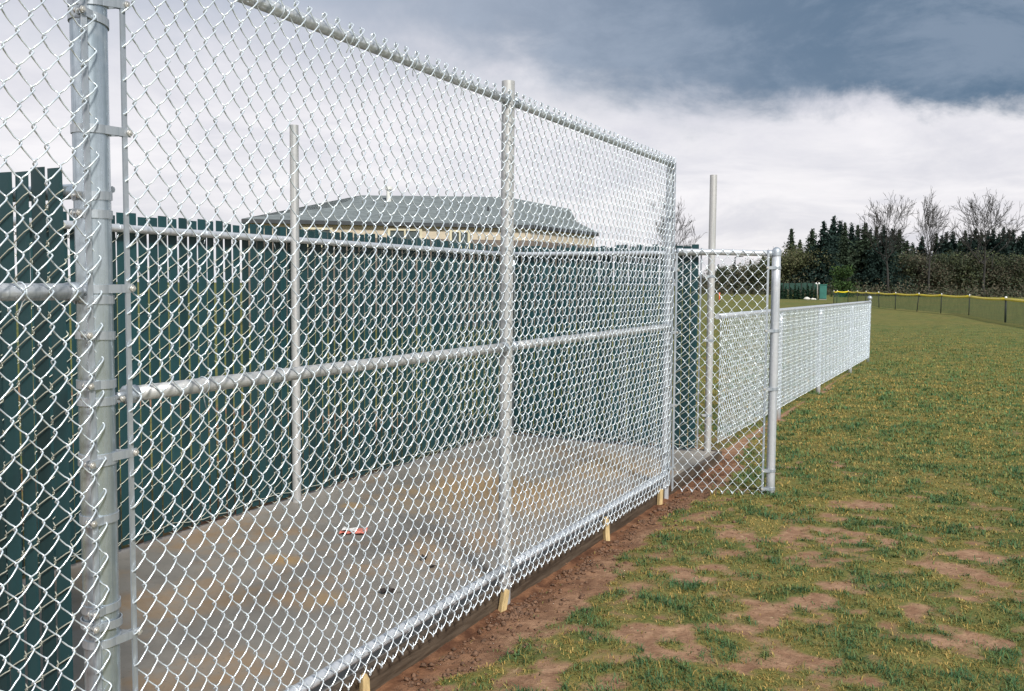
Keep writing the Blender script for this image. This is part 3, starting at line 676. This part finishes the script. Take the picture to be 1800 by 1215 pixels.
# ------------------------------------------------------------------ house beyond the slats
def house():
    R = Matrix.Rotation(YAW, 3, 'Z')
    RO = simple('grey_green_shingles', (0.150, 0.172, 0.172), 0.85, 0, 0.22, 3.0, 0.5, stretch=(1, 1, 6))
    FA = simple('dark_fascia', (0.035, 0.04, 0.045), 0.6, 0, 0.2, 3)
    BE = simple('beige_siding', (0.50, 0.43, 0.33), 0.7, 0, 0.08, 2, 0.1, stretch=(1, 1, 12))
    BR = simple('brown_brick', (0.155, 0.125, 0.105), 0.8, 0, 0.35, 14, 0.3, stretch=(1, 1, 2))
    WH = simple('vent_white', (0.7, 0.7, 0.66), 0.5, 0, 0.1, 5); TR_ = simple('window_trim', (0.55, 0.5, 0.36), 0.6, 0, 0.1, 5)
    GL = simple('window_glass', (0.06, 0.08, 0.08), 0.12, 0, 0.3, 2)
    base = Vector((0, 0, 0))
    root = thing('house', 'grey roofed house with beige walls over brown brick behind the slats', 'house', R @ Vector((-4, 36, 0)), YAW)
    T = lambda a, bb, z: (a + 4, bb - 36, z)
    ez = 3.52
    Lc, C, Rr, B1, B0 = (-8.95, 31), (0.7, 33), (3.45, 37.8), (2.0, 43.5), (-9.6, 42)
    fb = lambda a, z: (a, 31 + (a + 8.95) * (2 / 9.65) + (z - ez) / 0.31, z)
    gL = fb(-6.4, 4.12); rL = fb(-5.75, 4.74); rR = fb(-0.25, 4.86); q0 = fb(0.35, 4.45); q1 = (2.35, 38.6, 4.52); q2 = (2.60, 38.5, 4.0)
    bL = (-6.6, 38.5, 4.2); bR = (1.5, 40.5, 4.2)
    b = MB(); pts = [T(*Lc, ez), T(*C, ez), T(*Rr, ez), T(*B1, ez), T(*B0, ez), T(*gL), T(*rL), T(*rR), T(*q0), T(*q1), T(*q2), T(*bL), T(*bR)]
    b.add(pts, [(0, 1, 8), (0, 8, 7), (0, 7, 6), (0, 6, 5), (1, 2, 10), (1, 10, 9), (1, 9, 8), (2, 3, 12), (2, 12, 10), (10, 12, 9), (9, 12, 7), (9, 7, 8), (3, 4, 11), (3, 11, 12), (12, 11, 7), (7, 11, 6), (4, 0, 5), (4, 5, 11), (5, 6, 11)])
    roof = b.build('roof', RO, root)
    loop = [Lc, C, Rr, B1, B0]; b = MB()
    for i in range(5):
        p, q = loop[i], loop[(i + 1) % 5]; b.add([T(*p, ez - .13), T(*q, ez - .13), T(*q, ez - .002), T(*p, ez - .002)], [(0, 1, 2, 3)])
    b.add([T(*p, ez - .13) for p in loop], [(4, 3, 2, 1, 0)]); b.build('fascia', FA, roof)
    b = MB(); b.lathe([(0.09, -0.15), (0.09, 0.42), (0.14, 0.42), (0.14, 0.52), (0, 0.54)], T(-4.62, 35.0, 4.48), 12); b.build('vent', WH, roof)
    b = MB(); b.lathe([(0.05, -0.1), (0.05, 0.25), (0.0, 0.25)], T(-0.9, 34.6, 4.02), 10); b.build('vent_pipe', FA, roof)
    ctr = (-3.2, 37.2); ins = [(ctr[0] + (p[0] - ctr[0]) * 0.975, ctr[1] + (p[1] - ctr[1]) * 0.965) for p in loop]
    for z0, z1, mt, nm, off in ((-0.1, 2.98, BR, 'wall', 0.0), (2.98, ez - .10, BE, 'wall', 0.03)):
        b = MB()
        for i in range(5):
            p, q = ins[i], ins[(i + 1) % 5]; b.add([T(*p, z0), T(*q, z0), T(*q, z1), T(*p, z1)], [(0, 1, 2, 3)])
        o = b.build(nm, mt, root); tag(o, 'brown brick lower wall' if mt is BR else 'beige siding upper wall')
    dx = (ins[1][0] - ins[0][0], ins[1][1] - ins[0][1]); ll = math.hypot(*dx); ux = (dx[0] / ll, dx[1] / ll); nrm = (ux[1], -ux[0])
    for s, wd, zz in ((2.25, 0.85, (2.72, 3.22)), (5.2, 1.0, (2.72, 3.24)), (7.1, 0.55, (2.75, 3.22))):
        c = (ins[0][0] + ux[0] * s, ins[0][1] + ux[1] * s); P = lambda t, dd, z: T(c[0] + ux[0] * t + nrm[0] * dd, c[1] + ux[1] * t + nrm[1] * dd, z)
        b = MB()
        for (t0, t1, za, zb) in ((-wd / 2, wd / 2, zz[0] - .09, zz[0]), (-wd / 2, wd / 2, zz[1], zz[1] + .08), (-wd / 2 - .09, -wd / 2, zz[0] - .09, zz[1] + .08), (wd / 2, wd / 2 + .09, zz[0] - .09, zz[1] + .08), (-.03, .03, zz[0], zz[1])):
            b.add([P(t0, .0, za), P(t1, .0, za), P(t1, .07, za), P(t0, .07, za), P(t0, .0, zb), P(t1, .0, zb), P(t1, .07, zb), P(t0, .07, zb)], [(0, 3, 2, 1), (4, 5, 6, 7), (0, 1, 5, 4), (1, 2, 6, 5), (2, 3, 7, 6), (3, 0, 4, 7)])
        f = b.build('window', TR_, root)
        b = MB(); b.add([P(-wd / 2, .03, zz[0]), P(wd / 2, .03, zz[0]), P(wd / 2, .03, zz[1]), P(-wd / 2, .03, zz[1])], [(0, 1, 2, 3)]); b.build('pane', GL, f)
house()

# ------------------------------------------------------------------ trees
def ray_at(px, dist, z=0.0):
    """ground position at a bearing (given by an image column of the horizon) and a distance"""
    v = _f + _r * ((px - 900) / F_PX) + _u * ((607.5 - 505) / F_PX); h = math.hypot(v.x, v.y)
    return (v.x / h * dist, v.y / h * dist, z)
def leaf_cloud(pos, size, cols, jit=0.18):
    """one random triangle pair per position"""
    n = len(pos); u = rng.normal(size=(n, 3)); u /= np.linalg.norm(u, axis=1)[:, None]; v = rng.normal(size=(n, 3)); v -= u * (u * v).sum(1)[:, None]; v /= np.linalg.norm(v, axis=1)[:, None]
    s = (size * rng.uniform(0.6, 1.3, n))[:, None]
    V = np.stack([pos - u * s, pos + v * s * 0.5, pos + u * s, pos - v * s * 0.5], 1).reshape(-1, 3); o = np.arange(n)[:, None] * 4
    F = np.concatenate([o, o + 1, o + 2, o + 3], 1); C = np.repeat(cols * rng.uniform(1 - jit, 1 + jit, (n, 1)), 4, 0)
    return V, F, C
def conifer_meshes(seed, H, W, col):
    rs = np.random.default_rng(seed); P = []; S = []
    tiers = int(H * 4)
    for i in range(tiers):
        f = i / tiers; z = H * (0.06 + 0.94 * f); R_ = W * (1 - f) ** 1.0 * rs.uniform(0.55, 1.12) + 0.04
        nb = int(6 + 5 * (1 - f))
        for k in range(nb):
            a = rs.random() * 6.283; Rb = R_ * rs.uniform(0.55, 1.15); m_ = int(3 + Rb * 5)
            for q in range(m_):
                t = (q + rs.random()) / m_; P.append((Rb * t * math.cos(a) + rs.normal(0, .12), Rb * t * math.sin(a) + rs.normal(0, .12), z - 0.30 * Rb * t ** 1.5 + rs.normal(0, .10))); S.append((0.16 + 0.16 * (1 - t)) * min(1.2, 0.65 + 0.35 * R_))
    P = np.array(P); V, F, C = leaf_cloud(P, np.array(S), np.tile(np.array(col), (len(P), 1)), 0.35)
    cm = np_mesh('crown', V, F, LEAF); point_color(cm, 'col', C)
    tm = MB().tube([(0, 0, -0.3), (0.05, 0, H * .4), (0, 0.03, H * .93)], [H * .018, H * .012, H * .003], 7).mesh('trunk', BARK, True)
    return cm, tm
def bush_meshes(seed, H, W, cols, leaf=0.30, dens=1400, twig=True):
    rs = np.random.default_rng(seed); P = []
    lob = [(rs.normal(0, W * .33), rs.normal(0, W * .33), H * rs.uniform(.28, .80), W * rs.uniform(.28, .5)) for _ in range(11)]
    for _ in range(dens):
        l = lob[rs.integers(len(lob))]; v = rs.normal(size=3); v /= np.linalg.norm(v); r = l[3] * rs.random() ** 0.45
        P.append((l[0] + v[0] * r, l[1] + v[1] * r, max(0.1, l[2] + v[2] * r * 0.95)))
    for _ in range(dens // 3): P.append((rs.normal(0, W * .42), rs.normal(0, W * .42), rs.uniform(0.05, H * .45)))
    P = np.array(P); ci = rs.integers(0, len(cols), len(P)); V, F, C = leaf_cloud(P, np.full(len(P), leaf), np.array(cols)[ci], 0.35)
    cm = np_mesh('crown', V, F, LEAF); point_color(cm, 'col', C)
    b = MB()
    for k in range(9 if twig else 4):
        a = rs.random() * 6.28; rr = W * rs.uniform(.1, .5); hh = H * rs.uniform(.7, 1.08 if twig else 0.85)
        b.tube([(0.15 * math.cos(a), 0.15 * math.sin(a), -0.2), (rr * .4 * math.cos(a), rr * .4 * math.sin(a), hh * .45), (rr * math.cos(a + .3), rr * math.sin(a + .3), hh)], [0.10, 0.06, 0.015], 5)
    return cm, b.mesh('trunk', BARK, True)
def bare_tree_mesh(seed, H, spread=0.5, r0=None, levels=6, fork=0.30):
    rs = np.random.default_rng(seed); trunk = MB(); crown = MB(); r0 = r0 or H * 0.021
    def grow(p, dv, ln, r, lev):
        pts = [p]; q = p
        for i in range(3):
            dv = (dv + Vector(rs.normal(0, (0.10 if lev else 0.03) + .02 * lev, 3)) + Vector((0, 0, 0.04))).normalized(); q = q + dv * ln / 3; pts.append(q)
        (trunk if lev == 0 else crown).tube(pts, [max(q_, 0.019) for q_ in (r, r * .9, r * .8, r * .70)], 7 if lev < 2 else (4 if lev < 4 else 3), caps=False)
        if lev >= levels: return
        nb = (4 if lev == 0 else 3) if lev < 3 else 2 + int(rs.random() < .6)
        for k in range(nb):
            a = rs.random() * 6.283; sp = spread * rs.uniform(.55, 1.35)
            side_ = Vector((math.cos(a), math.sin(a), 0)); nd = (dv + side_ * sp + Vector((0, 0, 0.16))).normalized()
            start = pts[-1] if k == 0 or lev == 0 else pts[rs.integers(1, 4)]
            grow(start, nd, ln * rs.uniform(.62, .88) if lev else H * 0.17 * rs.uniform(.8, 1.25), r * (0.62 if lev else .55) * rs.uniform(.8, 1.05), lev + 1)
    pts = []; q = Vector((0, 0, -0.3)); dv = Vector((0.02, 0, 1)); n = 12
    for i in range(n + 1):
        pts.append(q.copy()); dv = (dv + Vector((rs.normal(0, .06), rs.normal(0, .06), .06))).normalized(); q = q + dv * H * 0.86 / n
    rad = [r0 * (1 - 0.9 * i / n) for i in range(n + 1)]; ki = max(2, int(fork * n))
    trunk.tube(pts[:ki + 1], rad[:ki + 1], 8, caps=False); crown.tube(pts[ki:], rad[ki:], 6, caps=False)
    for k in range(17):
        f = fork * 0.85 + (0.98 - fork * 0.85) * (k + rs.random()) / 17; i = f * n; i0 = min(int(i), n - 1); p = pts[i0].lerp(pts[i0 + 1], i - i0); a = k * 2.4 + rs.normal(0, .4)
        nd = Vector((math.cos(a), math.sin(a), rs.uniform(0.55, 1.35) / (0.6 + spread))).normalized()
        grow(p, nd, H * 0.235 * (1.05 - 0.75 * (f - fork * .85)) * rs.uniform(.55, 1.15) * (0.7 + spread * .6), r0 * (1.05 - f) * rs.uniform(.42, .68), 2)
    top = max(v[2] for v in crown.v); trunk.v = [(x * H / top, y * H / top, z * H / top) for x, y, z in trunk.v]; crown.v = [(x * H / top, y * H / top, z * H / top) for x, y, z in crown.v]
    return crown.mesh('crown', BARK, True), trunk.mesh('trunk', BARK, True)
def plant(name, meshes, px, dist, scale, label, cat, group, rz=None, sx=1.0, z=0.0):
    o = thing(name, label, cat, ray_at(px, dist, z), random.random() * 6.28 if rz is None else rz, group); o.scale = (scale * sx, scale * sx, scale)
    link('crown', meshes[0], o); link('trunk', meshes[1], o); return o
# every plant stands on its own empty at the foot of its trunk

DK = (0.022, 0.042, 0.034); MD = (0.040, 0.060, 0.036); OL = (0.05, 0.055, 0.028)
CON = [conifer_meshes(101, 12, 7.0, DK), conifer_meshes(102, 12, 5.8, DK), conifer_meshes(103, 12, 7.0, MD), conifer_meshes(104, 12, 4.8, MD)]
def z_of(py, dist): return EYE + (505 - py) / F_PX * dist       # height that reaches an image row
con = [(1389, 410, 196, 3), (1404, 428, 190, 3), (1425, 410, 186, 2), (1445, 397, 182, 0), (1462, 390, 180, 0), (1474, 398, 190, 1), (1482, 400, 186, 3), (1494, 402, 190, 1), (1505, 405, 192, 3), (1517, 401, 188, 2), (1527, 412, 186, 1), (1537, 408, 190, 3), (1550, 404, 184, 0), (1566, 412, 186, 1), (1577, 413, 182, 2), (1592, 430, 196, 3), (1602, 435, 198, 1),
       (1618, 425, 190, 0), (1643, 420, 188, 3), (1653, 424, 190, 1), (1660, 418, 186, 0), (1672, 418, 190, 1), (1684, 428, 192, 2), (1693, 416, 188, 3), (1702, 424, 186, 0), (1711, 412, 184, 0), (1722, 420, 190, 2), (1733, 417, 188, 1), (1742, 414, 186, 0), (1752, 422, 190, 3), (1760, 411, 184, 0), (1770, 416, 188, 1), (1777, 417, 186, 0), (1788, 426, 190, 2), (1795, 419, 186, 1), (1808, 418, 186, 0), (1822, 422, 190, 2), (1838, 415, 188, 0), (1262, 470, 205, 1), (1290, 466, 200, 2), (1318, 462, 205, 3), (1340, 455, 198, 2)]
for i, (px, py, dist, k) in enumerate(con):
    H = z_of(py, dist)
    plant('conifer_tree', CON[k], px, dist - (14 if i % 3 == 0 and 1410 < px < 1600 else 0), H / 12 * (1.0 - (0.07 if i % 3 == 0 and 1410 < px < 1600 else 0)), 'pointed conifer behind the screen panel, far beyond the light pole' if px < 1345 else 'slim conifer rising above the olive bushy trees' if px < 1410 else 'tall dark conifer rising behind the bright green shrub' if 1440 < px < 1478 else 'dark pointed conifer in the wood beyond the yellow capped net fence', 'tree', 'conifers behind the screen panel' if px < 1345 else 'slim conifers over the olive trees' if px < 1410 else 'tall conifers behind the green shrub' if 1440 < px < 1478 else 'conifers of the far wood', sx=random.uniform(1.0, 1.25))
BR1 = [(0.110, 0.095, 0.068), (0.080, 0.086, 0.054), (0.056, 0.074, 0.044), (0.105, 0.092, 0.060)]
GN1 = [(0.085, 0.100, 0.046), (0.105, 0.115, 0.055), (0.12, 0.115, 0.062)]
BU = [bush_meshes(201, 8, 4.2, BR1, 0.17, 4200), bush_meshes(202, 8, 3.8, BR1[1:3] + GN1[:1], 0.17, 4200), bush_meshes(203, 8, 4.6, GN1, 0.17, 4200)]
bush = [(1248, 470, 150, 0), (1272, 466, 155, 1), (1298, 468, 150, 0), (1322, 458, 152, 2), (1345, 452, 150, 1), (1372, 437, 160, 2), (1392, 434, 158, 2), (1412, 440, 160, 2), (1432, 446, 162, 1), (1452, 452, 168, 1), (1472, 448, 170, 0), (1497, 432, 168, 1), (1515, 425, 166, 0), (1533, 430, 168, 1), (1552, 438, 165, 0), (1572, 445, 168, 0), (1590, 438, 164, 1), (1608, 442, 166, 0), (1626, 440, 162, 0), (1645, 446, 166, 1), (1664, 452, 166, 0), (1683, 442, 164, 1), (1702, 446, 166, 0), (1721, 440, 164, 1), (1741, 448, 164, 0), (1760, 452, 166, 0), (1780, 446, 164, 1), (1799, 455, 164, 0), (1820, 448, 166, 1), (1842, 450, 166, 0)]
for px, py, dist, k in bush:
    H = z_of(py + (12 if 1440 < px < 1600 else 4), dist + 12)
    plant('broadleaf_tree', BU[k], px, dist + 12, H / 8, 'twiggy broadleaf tree far off behind the screen panel' if px < 1350 else 'olive bushy tree with fine pale twigs behind the arborvitae' if k == 2 else 'brown twiggy broadleaf tree in front of the far conifers', 'tree', 'trees behind the screen panel' if px < 1350 else 'leafy trees by the arborvitae' if k == 2 else 'twiggy trees of the far wood', sx=1.1)
# undergrowth along the wood's edge
P = []; 
for i in range(9000):
    px = rng.uniform(1225, 1880); dist = rng.uniform(150, 160); x, y, _ = ray_at(px, dist); P.append((x, y, abs(rng.normal(0, 1.1)) * rng.uniform(.4, 1.2)))
V, F, C = leaf_cloud(np.array(P), np.full(len(P), 0.19), np.array(BR1)[rng.integers(0, 4, len(P))] * 0.95, 0.35)
um = np_mesh('undergrowth', V, F, LEAF); point_color(um, 'col', C); tag(link('undergrowth', um), 'brown brush along the foot of the far wood', 'brush', kind='stuff')
# tall bare trees
plant('bare_tree', bare_tree_mesh(311, 12, 0.46, levels=6, fork=.5), 1562, 158, z_of(350, 158) / 12, 'tall bare tree rising above the wood with its crown spread in a fan', 'tree', None, 2.4, sx=.78)
plant('bare_tree', bare_tree_mesh(317, 12, 0.40, levels=6, fork=.5), 1632, 156, z_of(343, 156) / 12, 'tall slender bare tree with one straight trunk above the wood', 'tree', None, 1.3, sx=.72)
plant('bare_tree', bare_tree_mesh(322, 12, 0.60, levels=6, fork=.48), 1730, 158, z_of(353, 158) / 12, 'broad bare tree with wide low limbs above the pointed conifers', 'tree', None, 2.0, sx=.85)
plant('bare_tree', bare_tree_mesh(333, 12, 0.42, levels=6, fork=.36), 1192, 82, z_of(352, 82) / 12, 'bare tree seen over the doorway between fence end post and tall bare post', 'tree', None, 0.9, sx=.75)
# bright green shrub tree, arborvitae row
GB = bush_meshes(401, 6, 2.6, [(0.045, 0.085, 0.025), (0.06, 0.10, 0.028), (0.035, 0.07, 0.024)], 0.20, 2200, False)
plant('shrub', GB, 1484, 128, z_of(466, 128) / 6, 'bright green conical shrub behind the end of the net fence', 'shrub', None, sx=0.95)
ARB = conifer_meshes(501, 4, 0.95, (0.018, 0.045, 0.026))
for i, px in enumerate((1374, 1381, 1390, 1398, 1404, 1412, 1420, 1427, 1434)):
    plant('arborvitae', ARB, px, 106, (z_of(503 + (i % 3) * 2.0, 106)) / 4 * 0.95, 'small dark columnar arborvitae planted in a row before the green screen', 'shrub', 'row of young arborvitae', sx=1.25)

# ------------------------------------------------------------------ far field furniture
SCREEN = simple('green_windscreen', (0.020, 0.060, 0.045), 0.8, 0, 0.25, 2)
DARKP = simple('dark_post', (0.012, 0.016, 0.014), 0.6, 0, 0.2, 6)
def screen_fence():
    a = Vector(ray_at(1367, 109)); c = Vector(ray_at(1440, 109)); dv = c - a; ang_ = math.atan2(dv.y, dv.x); Ls = dv.length
    o = thing('windscreen_fence', 'low dark green windscreen fence behind the row of young arborvitae', 'fence', a, ang_)
    n = 7
    for i in range(n + 1): MB().tube([(Ls * i / n, 0, -.1), (Ls * i / n, 0, 1.75)], 0.04, 8).build('post', DARKP, o)
    for i in range(n):
        b = MB(); b.box((Ls * i / n + .05, .02, 1.0), (Ls * (i + 1) / n - .05, .035, 1.72)); b.build('panel', SCREEN, o)
screen_fence()
TEAL = simple('teal_paint', (0.035, 0.16, 0.13), 0.6, 0, 0.15, 2)
def cabinet():
    o = thing('utility_cabinet', 'teal green upright cabinet beside the arborvitae row', 'cabinet', ray_at(1447, 104), YAW - 0.33)
    b = MB(); b.box((-.36, -.3, 0.05), (.36, .3, 1.52)); bo = b.build('body', TEAL, o); bv = bo.modifiers.new('bevel', 'BEVEL'); bv.width = 0.03
    b = MB(); b.box((-.40, -.34, 1.52), (.40, .34, 1.60)); b.build('lid', TEAL, o)
    b = MB(); b.box((-.30, -.325, 0.15), (.30, -.302, 1.45)); b.build('door', TEAL, o)
    b = MB(); b.box((-.38, -.32, -.1), (.38, .32, 0.05)); b.build('plinth', CONCRETE, o)
cabinet()
WHITE = simple('white_paint', (0.78, 0.78, 0.76), 0.5, 0, 0.08, 5)
def tpost():
    o = thing('post_lamp', 'thin post with two small white globes standing before the arborvitae', 'lamp post', ray_at(1437, 102), YAW - 0.33)
    b = MB(); b.tube([(0, 0, -.1), (0, 0, 1.62)], 0.045, 10); b.build('post', simple('grey_wood', (0.3, 0.28, 0.25), .8, 0, .2, 5), o, True)
    b = MB(); b.tube([(-.14, 0, 1.60), (.14, 0, 1.60)], 0.03, 8); b.build('arm', WHITE, o, True)
    for s in (-1, 1):
        b = MB(); b.lathe([(0, -.10), (.07, -.075), (.10, 0), (.07, .075), (0, .10)], (s * .14, 0, 1.68), 12); b.build('globe', WHITE, o, True)
tpost()
ROCK = simple('pale_rock', (0.62, 0.60, 0.54), 0.8, 0, 0.15, 4)
for i, (px, s, lb) in enumerate(((1419, .26, 'largest pale boulder at the foot of the arborvitae'), (1429, .17, 'middle sized pale boulder between two others by the arborvitae'), (1432.5, .14, 'small pale boulder next to the globe lamp post'))):
    n = 10; b = MB(); prof = [(0.0, -.6), (.8, -.4), (1.0, 0), (.75, .45), (.3, .68), (0, .72)]
    b.lathe([(r * s * 1.3, z * s) for r, z in prof], (0, 0, 0), n); b.v = [(x * random.uniform(.85, 1.15), y * random.uniform(.85, 1.15), z * random.uniform(.9, 1.1)) for x, y, z in b.v]
    o = b.build('boulder', ROCK); o.location = ray_at(px, 100.5, s * 0.4); tag(o, lb, 'boulder')
def marker():
    o = thing('marker_post', 'thin orange marker post on the far grass seen through the screen panel', 'marker', ray_at(1265, 84))
    b = MB(); b.tube([(0, 0, -.1), (0, 0, 0.78)], 0.055, 10); b.build('tube', simple('orange_plastic', (0.75, 0.12, 0.04), .5, 0, .08, 3), o, True)
    b = MB(); b.lathe([(.15, 0), (.15, .03), (.07, .06), (0.055, .06)], (0, 0, 0), 14); b.build('base', DARKP, o, True)
marker()
def light_pole():
    o = thing('light_pole', 'thin dark light pole with a short arm before the far trees', 'light pole', ray_at(1291, 120), YAW)
    b = MB(); b.tube([(0, 0, -.1), (0, 0, 4.9)], 0.07, 8); b.build('pole', DARKP, o, True)
    b = MB(); b.tube([(0, 0, 4.85), (0.25, 0, 5.0), (.7, 0, 5.02)], 0.05, 6); b.build('arm', DARKP, o, True)
    b = MB(); b.box((.5, -.12, 4.93), (1.0, .12, 5.03)); b.build('lamp_head', DARKP, o)
light_pole()

# ------------------------------------------------------------------ yellow capped net fence
NET, t, bs = mat('green_net', 0.8)
oc = t.node('ShaderNodeTexCoord').outputs['Object']
t.set(bs.inputs['Base Color'], (0.008, 0.078, 0.046)); tr = t.node('ShaderNodeBsdfTransparent')
mx = t.node('ShaderNodeMixShader', {0: t.step(t.noise(oc, 3.0, 3, .5), .3, .7, 0.32, 0.44), 1: tr.outputs[0], 2: bs.outputs[0]}); t.l.new(mx.outputs[0], NET.node_tree.nodes['Material Output'].inputs['Surface'])
YEL = simple('yellow_plastic', (0.80, 0.62, 0.02), 0.45, 0, 0.06, 3)
def net_fence():
    pos = [(5.6, 19.0), (2.9, 33.0), (0.79, 44.0), (-0.72, 53.8), (-2.22, 58.4), (-3.66, 61.5), (-5.2, 65.6), (-6.6, 70.0), (-8.2, 76.5), (-9.35, 81.2), (-10.6, 85.5), (-11.35, 84.2), (-11.05, 80.2)]
    o = thing('net_fence', 'dark green net fence with a yellow plastic cap along its top', 'fence', (0, 0, 0))
    lean = [0, .01, -.015, 0, .008, .075, 0, -.05, .01, 0, 0, .02, 0]; tops = []; rad = [.028, .03, .042] + [.026] * 10
    Rv = Vector((math.cos(YAW), math.sin(YAW), 0))
    for (x, y), ln, r in zip(pos, lean, rad):
        g = Vector((x, y, 0)); tp_ = g + Rv * ln * 1.3 + Vector((0, 0, 1.03)); tops.append(tp_)
        MB().tube([g - Vector((0, 0, .15)), tp_], r, 10).build('post', DARKP, o, True)
        b = MB(); b.lathe([(r * 1.15, -.03), (r * 1.15, .03), (r * .7, .055), (0, .06)], tp_, 10); b.build('post_cap', WHITE, o, True)
    for i in range(len(tops) - 1):
        a, c = tops[i], tops[i + 1]; pts = []
        for k in range(9):
            s = k / 8; q = a.lerp(c, s); sag = 0.07 * 4 * s * (1 - s) * (1 if i > 7 else .7); pts.append(q - Vector((0, 0, 0.055 + sag)))
        b = MB(); b.tube(pts, 0.054, 8); b.build('top_cap', YEL, o, True)
        V = []; gz = []
        for k in range(9): V += [pts[k], (pts[k].x, pts[k].y, 0.0)]
        b = MB(); b.add(V, [(2 * k, 2 * k + 1, 2 * k + 3, 2 * k + 2) for k in range(8)]); b.build('net', NET, o)
net_fence()
